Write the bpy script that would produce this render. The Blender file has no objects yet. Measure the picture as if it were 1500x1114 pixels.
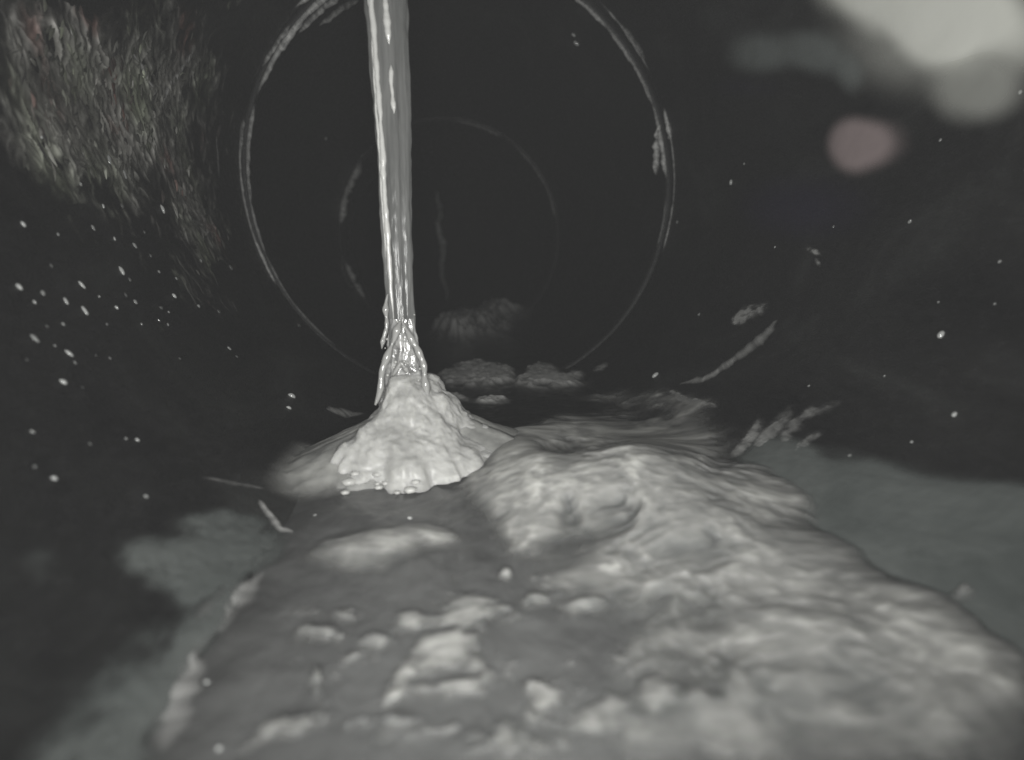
import bpy, math, random
import numpy as np
from mathutils import Vector, Matrix

# ------------------------------------------------------------------ camera, world, lamps, exposure
SC = bpy.context.scene
MM = 0.001                      # everything below is written in millimetres of a 200 mm drain pipe
R = 100.0                       # pipe radius
WATER_H = 11.5                  # depth of the water lying in the invert
rng = np.random.default_rng(7)
random.seed(7)

CAM = Vector((-19.0, 0.0, -46.4)) * MM
YAW, PITCH = 0.152, 0.1793      # the camera looks a little right of the pipe axis and 10 degrees down
cd = bpy.data.cameras.new('camera'); cam = bpy.data.objects.new('camera', cd); SC.collection.objects.link(cam)
cam.location = CAM
cam.rotation_euler = (math.pi / 2 - PITCH, 0, -YAW)
cd.sensor_width = 36.0; cd.lens = 18.0; cd.clip_start = 0.0005; cd.clip_end = 50.0
cd.dof.use_dof = True; cd.dof.focus_distance = 0.15; cd.dof.aperture_fstop = 13.0
SC.camera = cam

w = bpy.data.worlds.new('World'); SC.world = w; w.use_nodes = True
w.node_tree.nodes['Background'].inputs[0].default_value = (0.0, 0.0, 0.0, 1)   # inside a closed pipe no daylight arrives
w.node_tree.nodes['Background'].inputs[1].default_value = 0.0

SC.view_settings.view_transform = 'Standard'; SC.view_settings.look = 'None'
SC.view_settings.exposure = 0.0; SC.view_settings.gamma = 1.0; SC.view_settings.use_curve_mapping = False
SC.render.engine = 'CYCLES'
SC.cycles.volume_bounces = 0
SC.cycles.max_bounces = 6; SC.cycles.transparent_max_bounces = 12
SC.cycles.use_denoising = True

# the ring of white LEDs of the inspection camera: the only light in the pipe
LED_W = 0.158
fwd = cam.matrix_basis.to_quaternion() @ Vector((0, 0, -1))
for k in range(6):
    ang = math.radians(k * 60 + 12)
    ld = bpy.data.lights.new('camera_led', 'SPOT'); lo = bpy.data.objects.new('camera_led', ld); SC.collection.objects.link(lo)
    off = Vector((math.cos(ang) * 15 * MM, -3 * MM, math.sin(ang) * 15 * MM))
    lo.matrix_world = cam.matrix_basis @ Matrix.Translation(Vector((off.x, off.z, 3 * MM))) @ Matrix.Rotation(math.radians(20), 4, 'X')
    ld.energy = LED_W; ld.shadow_soft_size = 0.0025; ld.color = (1.0, 0.997, 0.968)
    ld.spot_size = math.radians(150); ld.spot_blend = 1.0

# ------------------------------------------------------------------ helpers
def fade(t): return t * t * t * (t * (t * 6 - 15) + 10)
_perm = np.random.default_rng(3).permutation(512)
_perm = np.concatenate([_perm, _perm, _perm])
_grad = np.random.default_rng(4).normal(size=(512, 3)); _grad /= np.linalg.norm(_grad, axis=1)[:, None]
def noise(x, y, z=0.0):
    x, y, z = np.broadcast_arrays(np.asarray(x, float), np.asarray(y, float), np.asarray(z, float))
    xi, yi, zi = np.floor(x).astype(int), np.floor(y).astype(int), np.floor(z).astype(int)
    xf, yf, zf = x - xi, y - yi, z - zi
    u, v, q = fade(xf), fade(yf), fade(zf)
    out = 0.0
    for dx in (0, 1):
        for dy in (0, 1):
            for dz in (0, 1):
                h = _perm[_perm[_perm[(xi + dx) & 511] + ((yi + dy) & 511)] + ((zi + dz) & 511)]
                g = _grad[h]
                d = g[..., 0] * (xf - dx) + g[..., 1] * (yf - dy) + g[..., 2] * (zf - dz)
                out = out + d * (u if dx else 1 - u) * (v if dy else 1 - v) * (q if dz else 1 - q)
    return out * 1.6
def fbm(x, y, z=0.0, n=4):
    a, s, o = 1.0, 0.0, 0.0
    for k in range(n):
        o = o + a * noise(x * 2 ** k, y * 2 ** k, np.asarray(z) * 2 ** k + 7.3 * k); s += a; a *= 0.55
    return o / s
def sstep(a, b, x):
    t = np.clip((x - a) / (b - a), 0, 1); return t * t * (3 - 2 * t)

def mesh_obj(name, verts, faces, mat, parent=None, smooth=True, attrs=None):
    me = bpy.data.meshes.new(name)
    v = np.asarray(verts, float) * MM
    f = np.asarray(faces, dtype=np.int32) if not isinstance(faces, list) else None
    if f is not None:
        me.vertices.add(len(v)); me.vertices.foreach_set('co', v.ravel())
        n = f.shape[1]
        me.loops.add(f.size); me.loops.foreach_set('vertex_index', f.ravel())
        me.polygons.add(len(f)); me.polygons.foreach_set('loop_start', np.arange(0, f.size, n, dtype=np.int32))
        me.update(calc_edges=True); me.validate()
    else:
        me.from_pydata([tuple(p) for p in v], [], faces); me.update()
    if smooth: me.polygons.foreach_set('use_smooth', np.ones(len(me.polygons), bool))
    for k, val in (attrs or {}).items():
        at = me.attributes.new(k, 'FLOAT', 'POINT'); at.data.foreach_set('value', np.asarray(val, np.float32))
    me.materials.append(mat)
    o = bpy.data.objects.new(name, me); SC.collection.objects.link(o)
    if parent: o.parent = parent; o.matrix_parent_inverse = parent.matrix_basis.inverted()
    return o
def tag(o, label, cat, group=None, kind=None):
    if label: o['label'] = label
    if cat: o['category'] = cat
    if group: o['group'] = group
    if kind: o['kind'] = kind
    return o
def thing(name, loc, label, cat, group=None):
    o = bpy.data.objects.new(name, None); SC.collection.objects.link(o)
    o.location = Vector(loc) * MM; o.empty_display_size = 0.005
    return tag(o, label, cat, group)
def grid_faces(nu, nv, wrap=False):
    i, j = np.meshgrid(np.arange(nu if wrap else nu - 1), np.arange(nv - 1), indexing='ij')
    i2 = (i + 1) % nu
    return np.stack([i * nv + j, i2 * nv + j, i2 * nv + j + 1, i * nv + j + 1], -1).reshape(-1, 4)
def on_wall(s, y, t):
    """point t mm inside the pipe wall at arc length s from the invert"""
    th = np.asarray(s) / R
    return np.stack([(R - t) * np.sin(th), np.broadcast_to(y, th.shape), -(R - t) * np.cos(th)], -1)
def level(s):
    """how far the still water stands above the wall, measured along the radius"""
    th = np.clip(np.asarray(s) / R, -1.2, 1.2)
    return np.maximum(R - (R - WATER_H) / np.cos(th), 0.0)

# ------------------------------------------------------------------ materials
def mat_new(name):
    m = bpy.data.materials.new(name); m.use_nodes = True
    nt = m.node_tree; b = nt.nodes['Principled BSDF']
    return m, nt, b
def nd(nt, t, **kw):
    n = nt.nodes.new(t)
    for k, v in kw.items():
        if k in n.inputs: n.inputs[k].default_value = v
        else: setattr(n, k, v)
    return n
def noise_tex(nt, scale, detail=4.0, rough=0.55, vec=None, dist=0.0):
    n = nd(nt, 'ShaderNodeTexNoise'); n.inputs['Scale'].default_value = scale
    n.inputs['Detail'].default_value = detail; n.inputs['Roughness'].default_value = rough; n.inputs['Distortion'].default_value = dist
    if vec is not None: nt.links.new(vec, n.inputs['Vector'])
    return n
def stretched(nt, sx, sy, sz):
    tc = nd(nt, 'ShaderNodeTexCoord'); mp = nd(nt, 'ShaderNodeMapping'); mp.inputs['Scale'].default_value = (sx, sy, sz)
    nt.links.new(tc.outputs['Object'], mp.inputs['Vector']); return mp.outputs['Vector']
def ramp(nt, src, stops):
    r = nd(nt, 'ShaderNodeValToRGB'); e = r.color_ramp.elements
    while len(e) < len(stops): e.new(0.5)
    for k, (p, c) in enumerate(stops):
        e[k].position = p; e[k].color = (*c, 1) if len(c) == 3 else c
    nt.links.new(src, r.inputs['Fac']); return r
def bump(nt, b, src, strength, dist_mm):
    n = nd(nt, 'ShaderNodeBump'); n.inputs['Strength'].default_value = strength; n.inputs['Distance'].default_value = dist_mm * MM
    nt.links.new(src, n.inputs['Height']); nt.links.new(n.outputs['Normal'], b.inputs['Normal']); return n
def with_cover(m, nt, b, attr='cover', gain=1.0):
    """film: where the cover attribute runs out the surface thins to nothing"""
    out = nt.nodes['Material Output']; tr = nd(nt, 'ShaderNodeBsdfTransparent'); mx = nd(nt, 'ShaderNodeMixShader')
    at = nd(nt, 'ShaderNodeAttribute', attribute_name=attr); mu = nd(nt, 'ShaderNodeMath', operation='MULTIPLY', use_clamp=True)
    mu.inputs[1].default_value = gain
    nt.links.new(at.outputs['Fac'], mu.inputs[0]); nt.links.new(mu.outputs[0], mx.inputs['Fac'])
    nt.links.new(tr.outputs[0], mx.inputs[1]); nt.links.new(b.outputs[0], mx.inputs[2]); nt.links.new(mx.outputs[0], out.inputs['Surface'])

def make_wall_mat():
    m, nt, b = mat_new('wet_dark_pipe')
    n = noise_tex(nt, 34, 8, 0.66, stretched(nt, 1, .6, .7), .8); r = ramp(nt, n.outputs['Fac'], [(.3, (.006, .006, .0065)), (.55, (.015, .015, .015)), (.68, (.028, .029, .028)), (.8, (.055, .057, .053))])
    nt.links.new(r.outputs['Color'], b.inputs['Base Color'])
    r2 = ramp(nt, noise_tex(nt, 130, 4).outputs['Fac'], [(.35, (.30,) * 3), (.7, (.65,) * 3)]); nt.links.new(r2.outputs['Color'], b.inputs['Roughness'])
    b.inputs['Specular IOR Level'].default_value = 0.3
    bump(nt, b, noise_tex(nt, 420, 5, .6).outputs['Fac'], .5, .35)
    return m
def pale_mat(name, lo, hi, scale, rough=.5, sss=0.0, bump_d=.4, bump_scale=900, spec=.4, stretch=None):
    m, nt, b = mat_new(name)
    vec = stretched(nt, *stretch) if stretch else stretched(nt, 1, 1, 1)
    n = noise_tex(nt, scale, 7, .62, vec, .6); r = ramp(nt, n.outputs['Fac'], [(.3, lo), (.68, hi)])
    nt.links.new(r.outputs['Color'], b.inputs['Base Color'])
    b.inputs['Roughness'].default_value = rough; b.inputs['Specular IOR Level'].default_value = spec
    if sss: b.inputs['Subsurface Weight'].default_value = sss; b.inputs['Subsurface Radius'].default_value = (1, 1, .9); b.inputs['Subsurface Scale'].default_value = .002
    bump(nt, b, noise_tex(nt, bump_scale, 4, .55, vec).outputs['Fac'], .6, bump_d)
    return m, nt, b
M = {}
M['wall'] = make_wall_mat()
def make_foam_mat():
    m, nt, b = mat_new('milky_foam')
    at = nd(nt, 'ShaderNodeAttribute', attribute_name='thick')  # foam density, with the far foam painted paler
    n = noise_tex(nt, 70, 4, .5, stretched(nt, 1, .8, 1), 1.2)
    mm = nd(nt, 'ShaderNodeMath', operation='MULTIPLY_ADD'); mm.inputs[1].default_value = .35; mm.inputs[2].default_value = -.175
    nt.links.new(n.outputs['Fac'], mm.inputs[0])
    ad = nd(nt, 'ShaderNodeMath', operation='ADD', use_clamp=True); nt.links.new(mm.outputs[0], ad.inputs[0]); nt.links.new(at.outputs['Fac'], ad.inputs[1])
    r = ramp(nt, ad.outputs[0], [(.05, (.16, .164, .16)), (.5, (.27, .27, .26)), (.95, (.52, .52, .495))])
    nt.links.new(r.outputs['Color'], b.inputs['Base Color']); b.inputs['Roughness'].default_value = .5; b.inputs['Specular IOR Level'].default_value = .3
    b.inputs['Subsurface Weight'].default_value = .85; b.inputs['Subsurface Radius'].default_value = (1, 1, .9); b.inputs['Subsurface Scale'].default_value = .005
    bump(nt, b, noise_tex(nt, 260, 3, .5, stretched(nt, 1, .8, 1)).outputs['Fac'], .25, .1)
    with_cover(m, nt, b); return m
M['foam'] = make_foam_mat()
M['patch'], _n, _b = pale_mat('pale_scum', (.40, .40, .39), (.80, .80, .78), 110, .5, 0, .15, 400, .3, (1, .35, 1)); with_cover(M['patch'], _n, _b)
M['mound'], _n, _b = pale_mat('splash_froth', (.32, .32, .31), (.50, .50, .485), 150, .4, .8, .15, 700, .35)
M['clump'], _n, _b = pale_mat('froth_beads', (.34, .34, .33), (.52, .52, .50), 300, .35, 0, .3, 1500, .5)
M['smear'], _n, _b = pale_mat('pale_smear', (.74, .75, .69), (.82, .83, .77), 30, .8, 0, .1, 300, .1); with_cover(M['smear'], _n, _b)  # glare put into the colour of a pale wall film
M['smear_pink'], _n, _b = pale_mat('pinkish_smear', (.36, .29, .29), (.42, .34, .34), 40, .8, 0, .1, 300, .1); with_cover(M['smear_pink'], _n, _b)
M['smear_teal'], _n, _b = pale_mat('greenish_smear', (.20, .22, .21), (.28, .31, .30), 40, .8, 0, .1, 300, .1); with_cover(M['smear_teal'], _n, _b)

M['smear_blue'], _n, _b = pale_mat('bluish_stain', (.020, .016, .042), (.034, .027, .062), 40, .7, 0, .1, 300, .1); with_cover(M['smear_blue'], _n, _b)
M['far_scum'], _n, _b = pale_mat('white_scum', (.78, .78, .76), (.9, .9, .88), 40, .6, 0, .05, 120, .3); with_cover(M['far_scum'], _n, _b)
M['sheet'], _n, _b = pale_mat('thin_froth_sheet', (.22, .223, .217), (.42, .42, .40), 150, .4, .3, .2, 500, .4); with_cover(M['sheet'], _n, _b)
M['scale'], _n, _b = pale_mat('lime_scale', (.16, .16, .16), (.80, .80, .78), 420, .4, 0, .5, 900, .5); with_cover(M['scale'], _n, _b)  # pale scale, also the colour of painted glints on joints and far wall
M['silt'], _n, _b = pale_mat('grey_green_silt', (.074, .083, .080), (.120, .130, .125), 60, .6, 0, .2, 500, .25); with_cover(M['silt'], _n, _b)

def make_water_mat():
    m, nt, b = mat_new('murky_water')
    n = noise_tex(nt, 45, 5, .55, stretched(nt, 1, .6, 1), .5); r = ramp(nt, n.outputs['Fac'], [(.3, (.068, .069, .069)), (.7, (.122, .124, .122))])
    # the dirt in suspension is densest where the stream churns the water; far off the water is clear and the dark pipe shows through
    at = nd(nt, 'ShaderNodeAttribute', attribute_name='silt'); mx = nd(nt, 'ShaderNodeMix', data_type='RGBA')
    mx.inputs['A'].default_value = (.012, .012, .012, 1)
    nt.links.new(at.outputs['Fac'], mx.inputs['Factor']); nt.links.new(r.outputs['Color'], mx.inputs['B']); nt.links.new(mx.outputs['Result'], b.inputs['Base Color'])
    b.inputs['Roughness'].default_value = .28; b.inputs['Specular IOR Level'].default_value = .4
    bump(nt, b, noise_tex(nt, 220, 4, .5, stretched(nt, 1, .7, 1), .4).outputs['Fac'], .6, .8)
    return m
M['water'] = make_water_mat()
def make_jet_mat():
    m, nt, b = mat_new('falling_water')
    n = noise_tex(nt, 160, 4, .5, stretched(nt, 4, 4, .25)); r = ramp(nt, n.outputs['Fac'], [(.3, (.10, .102, .10)), (.7, (.19, .192, .188))])
    nt.links.new(r.outputs['Color'], b.inputs['Base Color'])
    b.inputs['Roughness'].default_value = .22; b.inputs['IOR'].default_value = 1.33; b.inputs['Transmission Weight'].default_value = .2
    b.inputs['Specular IOR Level'].default_value = .6
    bump(nt, b, noise_tex(nt, 500, 3, .5, stretched(nt, 3, 3, .2)).outputs['Fac'], .5, .4)
    return m
M['jet'] = make_jet_mat()
def plain(name, col, rough, spec=.5, trans=0.0):
    m, nt, b = mat_new(name); n = noise_tex(nt, 700, 3)
    r = ramp(nt, n.outputs['Fac'], [(.3, tuple(c * .75 for c in col)), (.7, tuple(min(1, c * 1.15) for c in col))]); nt.links.new(r.outputs['Color'], b.inputs['Base Color'])
    b.inputs['Roughness'].default_value = rough; b.inputs['Specular IOR Level'].default_value = spec; b.inputs['Transmission Weight'].default_value = trans
    return m
M['strand'] = plain('aerated_water', (.52, .52, .505), .2, .7)  # highlights of the falling stream put into a pale colour
M['sheet_wet'], _n, _b = pale_mat('torn_water_film', (.06, .06, .06), (.50, .50, .49), 260, .15, .2, .5, 420, .8)
M['crown_strand'] = plain('thin_aerated_water', (.38, .38, .37), .15, .8, .2)
M['drop'] = plain('water_bead', (.50, .51, .50), .12, .8, .15)  # droplet glint painted as a pale bead colour
def make_crust_mat(name, film=False):
    m, nt, b = mat_new(name)
    at = nd(nt, 'ShaderNodeAttribute', attribute_name='tone')
    r = ramp(nt, at.outputs['Fac'], [(0, (.03, .03, .03)), (.3, (.085, .085, .077)), (.6, (.25, .25, .235)), (1, (.66, .66, .63))])
    a2 = nd(nt, 'ShaderNodeAttribute', attribute_name='tint')
    r2 = ramp(nt, a2.outputs['Fac'], [(0, (1.0, .62, .58)), (.22, (1, .97, .97)), (.6, (1, 1, .97)), (1, (.93, 1.0, .82))])
    mx = nd(nt, 'ShaderNodeMix', data_type='RGBA', blend_type='MULTIPLY'); mx.inputs['Factor'].default_value = 1
    nt.links.new(r.outputs['Color'], mx.inputs['A']); nt.links.new(r2.outputs['Color'], mx.inputs['B']); nt.links.new(mx.outputs['Result'], b.inputs['Base Color'])
    b.inputs['Roughness'].default_value = .3; b.inputs['Specular IOR Level'].default_value = .5
    if film: with_cover(m, nt, b)
    return m
M['crust'] = make_crust_mat('rough_crust'); M['crust_base'] = make_crust_mat('crust_ground', True)

# ------------------------------------------------------------------ the pipe
JOINT_Y, JOINT2_Y, BEND_Y, BEND_R = 258.0, 490.0, 560.0, 250.0
def tube(name, stations, mat, label=None):
    """stations: list of (centre, tangent angle in the xy plane, radius); the shell is 7 mm thick"""
    nu, nv = 160, len(stations)
    ph = np.linspace(0, 2 * np.pi, nu, endpoint=False)
    V = np.zeros((nu, nv, 3)); O = np.zeros((nu, nv, 3))
    for j, ((cx, cy), ta, rad) in enumerate(stations):
        side = np.array([math.cos(ta), math.sin(ta), 0.0])
        d = np.sin(ph)[:, None] * side + np.cos(ph)[:, None] * np.array([0, 0, -1.0])
        wob = 0.25 * noise(np.sin(ph) * 2, np.cos(ph) * 2, cy * .02) + .12 * noise(np.sin(ph) * 9, np.cos(ph) * 9, cy * .06)
        V[:, j] = np.array([cx, cy, 0]) + d * (rad + wob)[:, None]
        O[:, j] = np.array([cx, cy, 0]) + d * (rad + 7)
    f = grid_faces(nu, nv, True); n = nu * nv
    i = np.arange(nu); i2 = (i + 1) % nu
    f1 = f[:, ::-1] + n
    c0 = np.stack([i * nv, i2 * nv, i2 * nv + n, i * nv + n], -1)[:, ::-1]
    c1 = np.stack([i * nv + nv - 1, i2 * nv + nv - 1, i2 * nv + nv - 1 + n, i * nv + nv - 1 + n], -1)
    o = mesh_obj(name, np.concatenate([V.reshape(-1, 3), O.reshape(-1, 3)]), np.concatenate([f, f1, c0, c1]), mat)
    o['kind'] = 'structure'
    return o
tube('pipe_wall', [((0, y), 0, R) for y in np.linspace(-90, JOINT_Y - 6, 90)] + [((0, JOINT_Y - 5), 0, R + .8), ((0, JOINT_Y - 3), 0, R + 3.0), ((0, JOINT_Y + 2), 0, R + 3.5)], M['wall'])
tube('pipe_wall', [((0, JOINT_Y), 0, R + 1.2), ((0, JOINT_Y + .8), 0, R - .4)] + [((0, y), 0, R) for y in np.linspace(JOINT_Y + 2, JOINT2_Y - 6, 70)] + [((0, JOINT2_Y - 5), 0, R + .8), ((0, JOINT2_Y - 3), 0, R + 3.0), ((0, JOINT2_Y + 2), 0, R + 3.5)], M['wall'])
st = [((0, JOINT2_Y), 0, R + 1.2), ((0, JOINT2_Y + .8), 0, R - .4)] + [((0, y), 0, R) for y in np.linspace(JOINT2_Y + 2, BEND_Y, 16)]
for a in np.linspace(0, math.pi / 2, 40)[1:]:
    st.append(((-BEND_R + BEND_R * math.cos(a), BEND_Y + BEND_R * math.sin(a)), a, R))
st.append(((-BEND_R - 60, BEND_Y + BEND_R), math.pi / 2, R))
tube('pipe_bend', st, M['wall'])

def joint_lip(name, y, rad, minor, arcs, label, parent=None, base=.10):
    """a lip running round the joint; arcs = (angle from the invert in degrees, half width, how much pale scale sits there)"""
    nu, nv = 720, 10
    th = np.linspace(-np.pi, np.pi, nu, endpoint=False); q = np.linspace(0, 2 * np.pi, nv, endpoint=False)
    cov = np.full(nu, base)
    for (a, hw, k) in arcs:
        d = np.abs((np.degrees(th) - a + 180) % 360 - 180); cov = np.maximum(cov, k * (1 - sstep(.35, 1, d / hw)))
    rag = .65 + .75 * fbm(np.sin(th) * 14, np.cos(th) * 14, y, 4) + .5 * noise(np.sin(th) * 37, np.cos(th) * 37, y) * .6
    cov = np.clip(cov * (.35 + 1.0 * np.clip(rag, 0, 1.4)), 0, 1)
    mn = minor * (.45 + 1.0 * cov) * (.9 + .2 * np.clip(rag, 0, 1.3))
    wob = .5 * noise(np.sin(th) * 3, np.cos(th) * 3, y + 3)
    rr = rad + wob[:, None] - mn[:, None] * (1 + .0 * q) + mn[:, None] * np.cos(q)[None]
    yy = y + mn[:, None] * 1.1 * np.sin(q)[None] + .5 * noise(np.sin(th) * 5, np.cos(th) * 5, y)[:, None]
    V = np.stack([rr * np.sin(th)[:, None], yy, -rr * np.cos(th)[:, None]], -1).reshape(-1, 3)
    i, j = np.meshgrid(np.arange(nu), np.arange(nv), indexing='ij'); i2, j2 = (i + 1) % nu, (j + 1) % nv
    F = np.stack([i * nv + j, i * nv + j2, i2 * nv + j2, i2 * nv + j], -1).reshape(-1, 4)
    return mesh_obj(name, V, F, M['scale'], parent, attrs={'cover': np.repeat(cov, nv)})
LIPS = []
jt = thing('pipe_joint', (0, JOINT_Y, -R), 'large near joint ring with broken bright arcs of lime scale', 'pipe joint', 'joint rings of the pipe')
joint_lip('lip', JOINT_Y, R + .2, .9, [
    (-141.5, 10, 1.0), (-130.3, 10, .95), (-120.3, 9, .6), (-102.6, 7, .55), (-92.5, 10, .35), (-78.8, 8, .3), (-64.5, 9, .16), (-51.1, 10, .16),
    (144.7, 9, .55), (131.9, 9, .5), (121.1, 8, .45), (110.6, 5, .4), (102.5, 8.5, 1.0), (81.9, 8, .2)], None, jt, .0)  # bright arcs: rim highlights painted together with the scale
joint_lip('lip', JOINT_Y - 9, R + .2, .7, [(-92.4, 8, .25), (-83.8, 12, .3), (-72.4, 6, .45), (-67.4, 5, .5), (107.5, 5, .8), (95.9, 12, .25), (80.6, 8, .4), (-142.3, 10, .9), (133.4, 12, .3)], None, jt, .0)
for k, (pts, hh, cv) in enumerate([([(190.80,256.27,1.68), (184.77,261.97,3.10), (177.29,265.84,3.52), (168.49,269.57,2.15)], 2.6, 2.2), ([(-255.72,265.44,2.45), (-246.19,264.78,3.36), (-235.63,264.62,2.75), (-228.63,264.56,1.53)], 1.5, 1.3), ([(-263.12,276.22,2.57), (-253.65,275.54,3.84), (-239.30,274.22,2.23)], 1.2, 1.0), ([(-227.87,254.75,1.47), (-216.81,254.18,2.05), (-205.43,252.37,1.46)], 1.2, 1.1), ([(237.89,248.85,1.87), (228.38,247.88,2.82), (218.51,247.90,2.53)], 1., .6), ([(188.79,247.59,2.28), (184.14,249.13,2.96), (181.63,251.66,1.66)], 1., .9), ([(-182.09,250.10,1.75), (-176.08,249.18,2.63), (-167.74,249.86,1.47)], 1., .7)]):
    LIPS.append((pts, hh, cv, k))
jt2 = thing('pipe_joint', (0, JOINT2_Y, -R), 'small far joint ring, faint and mostly dark beyond the stream', 'pipe joint', 'joint rings of the pipe')
joint_lip('lip', JOINT2_Y, R + .2, 2.0, [(-118, 12, 1.0), (-104, 10, 1.0), (-70, 7, .8), (-60, 6, .7), (165, 16, .2), (130, 18, .2), (110, 12, .2)], None, jt2, .03)  # glints of the far ring painted as pale arcs

# ------------------------------------------------------------------ patches lying on the wall and the water
def field(S, Y, blobs, power=1.0):
    f = np.zeros_like(S)
    for (s, y, a, b, c, d, amp) in blobs:
        ds, dy = S - s, Y - y
        q = np.sqrt((a * ds + b * dy) ** 2 + (c * ds + d * dy) ** 2)
        f = f + amp * (1 - sstep(0, 1.0, q * .72))
    return f
def extent(blobs):
    lo, hi = [1e9, 1e9], [-1e9, -1e9]
    for (s, y, a, b, c, d, amp) in blobs:
        m = np.linalg.inv(np.array([[a, b], [c, d]])); e = 1.45 * np.sqrt((m ** 2).sum(1))
        for k, v in enumerate((s, y)): lo[k] = min(lo[k], v - e[k]); hi[k] = max(hi[k], v + e[k])
    return lo, hi
def patch(name, blobs, mat, h=1.0, rag=.5, rs=.15, parent=None, res=(90, 110), edge=(.12, .55), cover=1.0, seed=0.0, lift=.25, ylo=8.0):
    (s0, y0), (s1, y1) = extent(blobs); y0 = max(y0, ylo); s0 = max(s0, -310); s1 = min(s1, 310)
    ns, ny = res
    s = np.linspace(s0, s1, ns); y = y0 * (y1 / y0) ** np.linspace(0, 1, ny)
    S, Y = np.meshgrid(s, y, indexing='ij')
    f = field(S, Y, blobs)
    f = f + rag * f.clip(0, .6) * 1.6 * fbm(S * rs, Y * rs * .6, seed, 4)
    t = level(S) + lift + h * sstep(.1, .9, f) * (1 + .35 * fbm(S * rs * 2.5, Y * rs * 2, seed + 5, 3))
    V = on_wall(S, Y, t).reshape(-1, 3)
    F = grid_faces(ns, ny)[:, ::-1]
    keep = (f.reshape(-1)[F] > .06).any(1); F = F[keep]
    if len(F) == 0: return None
    used = np.unique(F); remap = -np.ones(ns * ny, int); remap[used] = np.arange(len(used))
    cov = cover * sstep(edge[0], edge[1], f).reshape(-1)
    # underside so that the film is a closed body
    Vu = on_wall(S, Y, np.maximum(t - lift - h, -1.0)).reshape(-1, 3)[used]
    n = len(used); F2 = remap[F]
    return mesh_obj(name, np.concatenate([V[used]]), F2, mat, parent, attrs={'cover': cov[used]})

# ------------------------------------------------------------------ water in the invert
def build_water():
    s = np.linspace(-80, 80, 321); y = np.concatenate([np.linspace(-80, 20, 40)[:-1], 20 * (805 / 20) ** np.linspace(0, 1, 420)])
    S, Y = np.meshgrid(s, y, indexing='ij')
    near = np.exp(-((Y - 110) / 90) ** 2)
    rip = (.35 + .9 * near) * fbm(S * .06, Y * .05, 1.0, 4) + .25 * fbm(S * .3, Y * .22, 4.0, 3)
    t = np.where(level(S) > .02, level(S), (R - (R - WATER_H) / np.cos(S / R)).clip(-6, .02)) + rip
    rip = rip + 1.3 * noise(S * .02, Y * .028, 14.)
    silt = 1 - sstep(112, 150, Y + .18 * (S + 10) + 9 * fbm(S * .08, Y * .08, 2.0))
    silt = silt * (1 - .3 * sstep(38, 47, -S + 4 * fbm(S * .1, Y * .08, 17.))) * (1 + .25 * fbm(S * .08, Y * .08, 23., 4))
    V = on_wall(S, Y, t).reshape(-1, 3)
    # past the bend the sheet follows the pipe round
    yy = V[:, 1]; m = yy > BEND_Y; a = (yy[m] - BEND_Y) / BEND_R; rr = BEND_R + V[m, 0]
    V[m, 0] = -BEND_R + rr * np.cos(a); V[m, 1] = BEND_Y + rr * np.sin(a)
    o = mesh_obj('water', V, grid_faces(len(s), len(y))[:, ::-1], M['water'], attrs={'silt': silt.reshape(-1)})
    o['kind'] = 'structure'
build_water()

SILT = [(44.96,76.91,0.1013,-0.0797,-0.0508,-0.0610,0.70), (43.51,60.22,0.1087,-0.1023,-0.0673,-0.1138,0.70), (44.76,49.67,0.1075,-0.1236,-0.0950,-0.1528,0.70), (45.71,41.64,0.1516,-0.2046,-0.1033,-0.1538,0.60), (50.27,94.18,0.1128,-0.0840,-0.0675,-0.0485,0.50), (55.11,83.39,0.0502,-0.0451,-0.0571,-0.0401,0.90), (57.60,67.55,0.0467,-0.0520,-0.0615,-0.0476,0.90), (57.34,54.41,0.0690,-0.0913,-0.0488,-0.0443,0.90), (49.20,67.42,0.0621,-0.0604,-0.0609,-0.0629,0.90), (51.01,44.81,0.1092,-0.1523,-0.0483,-0.0596,0.80), (67.33,56.22,0.0857,-0.1272,-0.1284,-0.0841,0.45), (58.25,99.72,0.0857,-0.0692,-0.0900,-0.0491,0.50)]
o = patch('silt_film', SILT, M['silt'], .5, .55, .12, res=(140, 160), cover=.95); tag(o, 'grey green film of wet silt on the right wall beside the foam', 'silt film')
SILT2 = [(-54.03,79.67,0.0923,0.0365,0.0682,-0.0775,0.90), (-58.08,69.80,0.1692,0.0853,0.1031,-0.1186,0.60), (-50.46,59.55,0.1981,0.0892,0.0836,-0.1533,0.40), (-52.65,47.85,0.1372,0.0804,0.0625,-0.1438,0.45), (-51.66,42.12,0.1435,0.0902,0.0853,-0.2460,0.60), (-50.82,66.58,0.1763,0.0730,0.0987,-0.1545,0.40), (-52.87,54.63,0.1872,0.0989,0.0674,-0.1272,0.30), (-68.21,60.14,0.2031,0.1534,0.1322,-0.1285,0.22), (-63.28,68.66,0.2078,0.1233,0.1778,-0.1745,0.30), (-69.03,80.05,0.1450,0.0872,0.2651,-0.1775,0.20)]
o = patch('silt_film', SILT2, M['silt'], .4, .8, .25, res=(140, 160), cover=.8, seed=9.); tag(o, 'grey green film of wet silt on the lower left wall', 'silt film')

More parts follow.
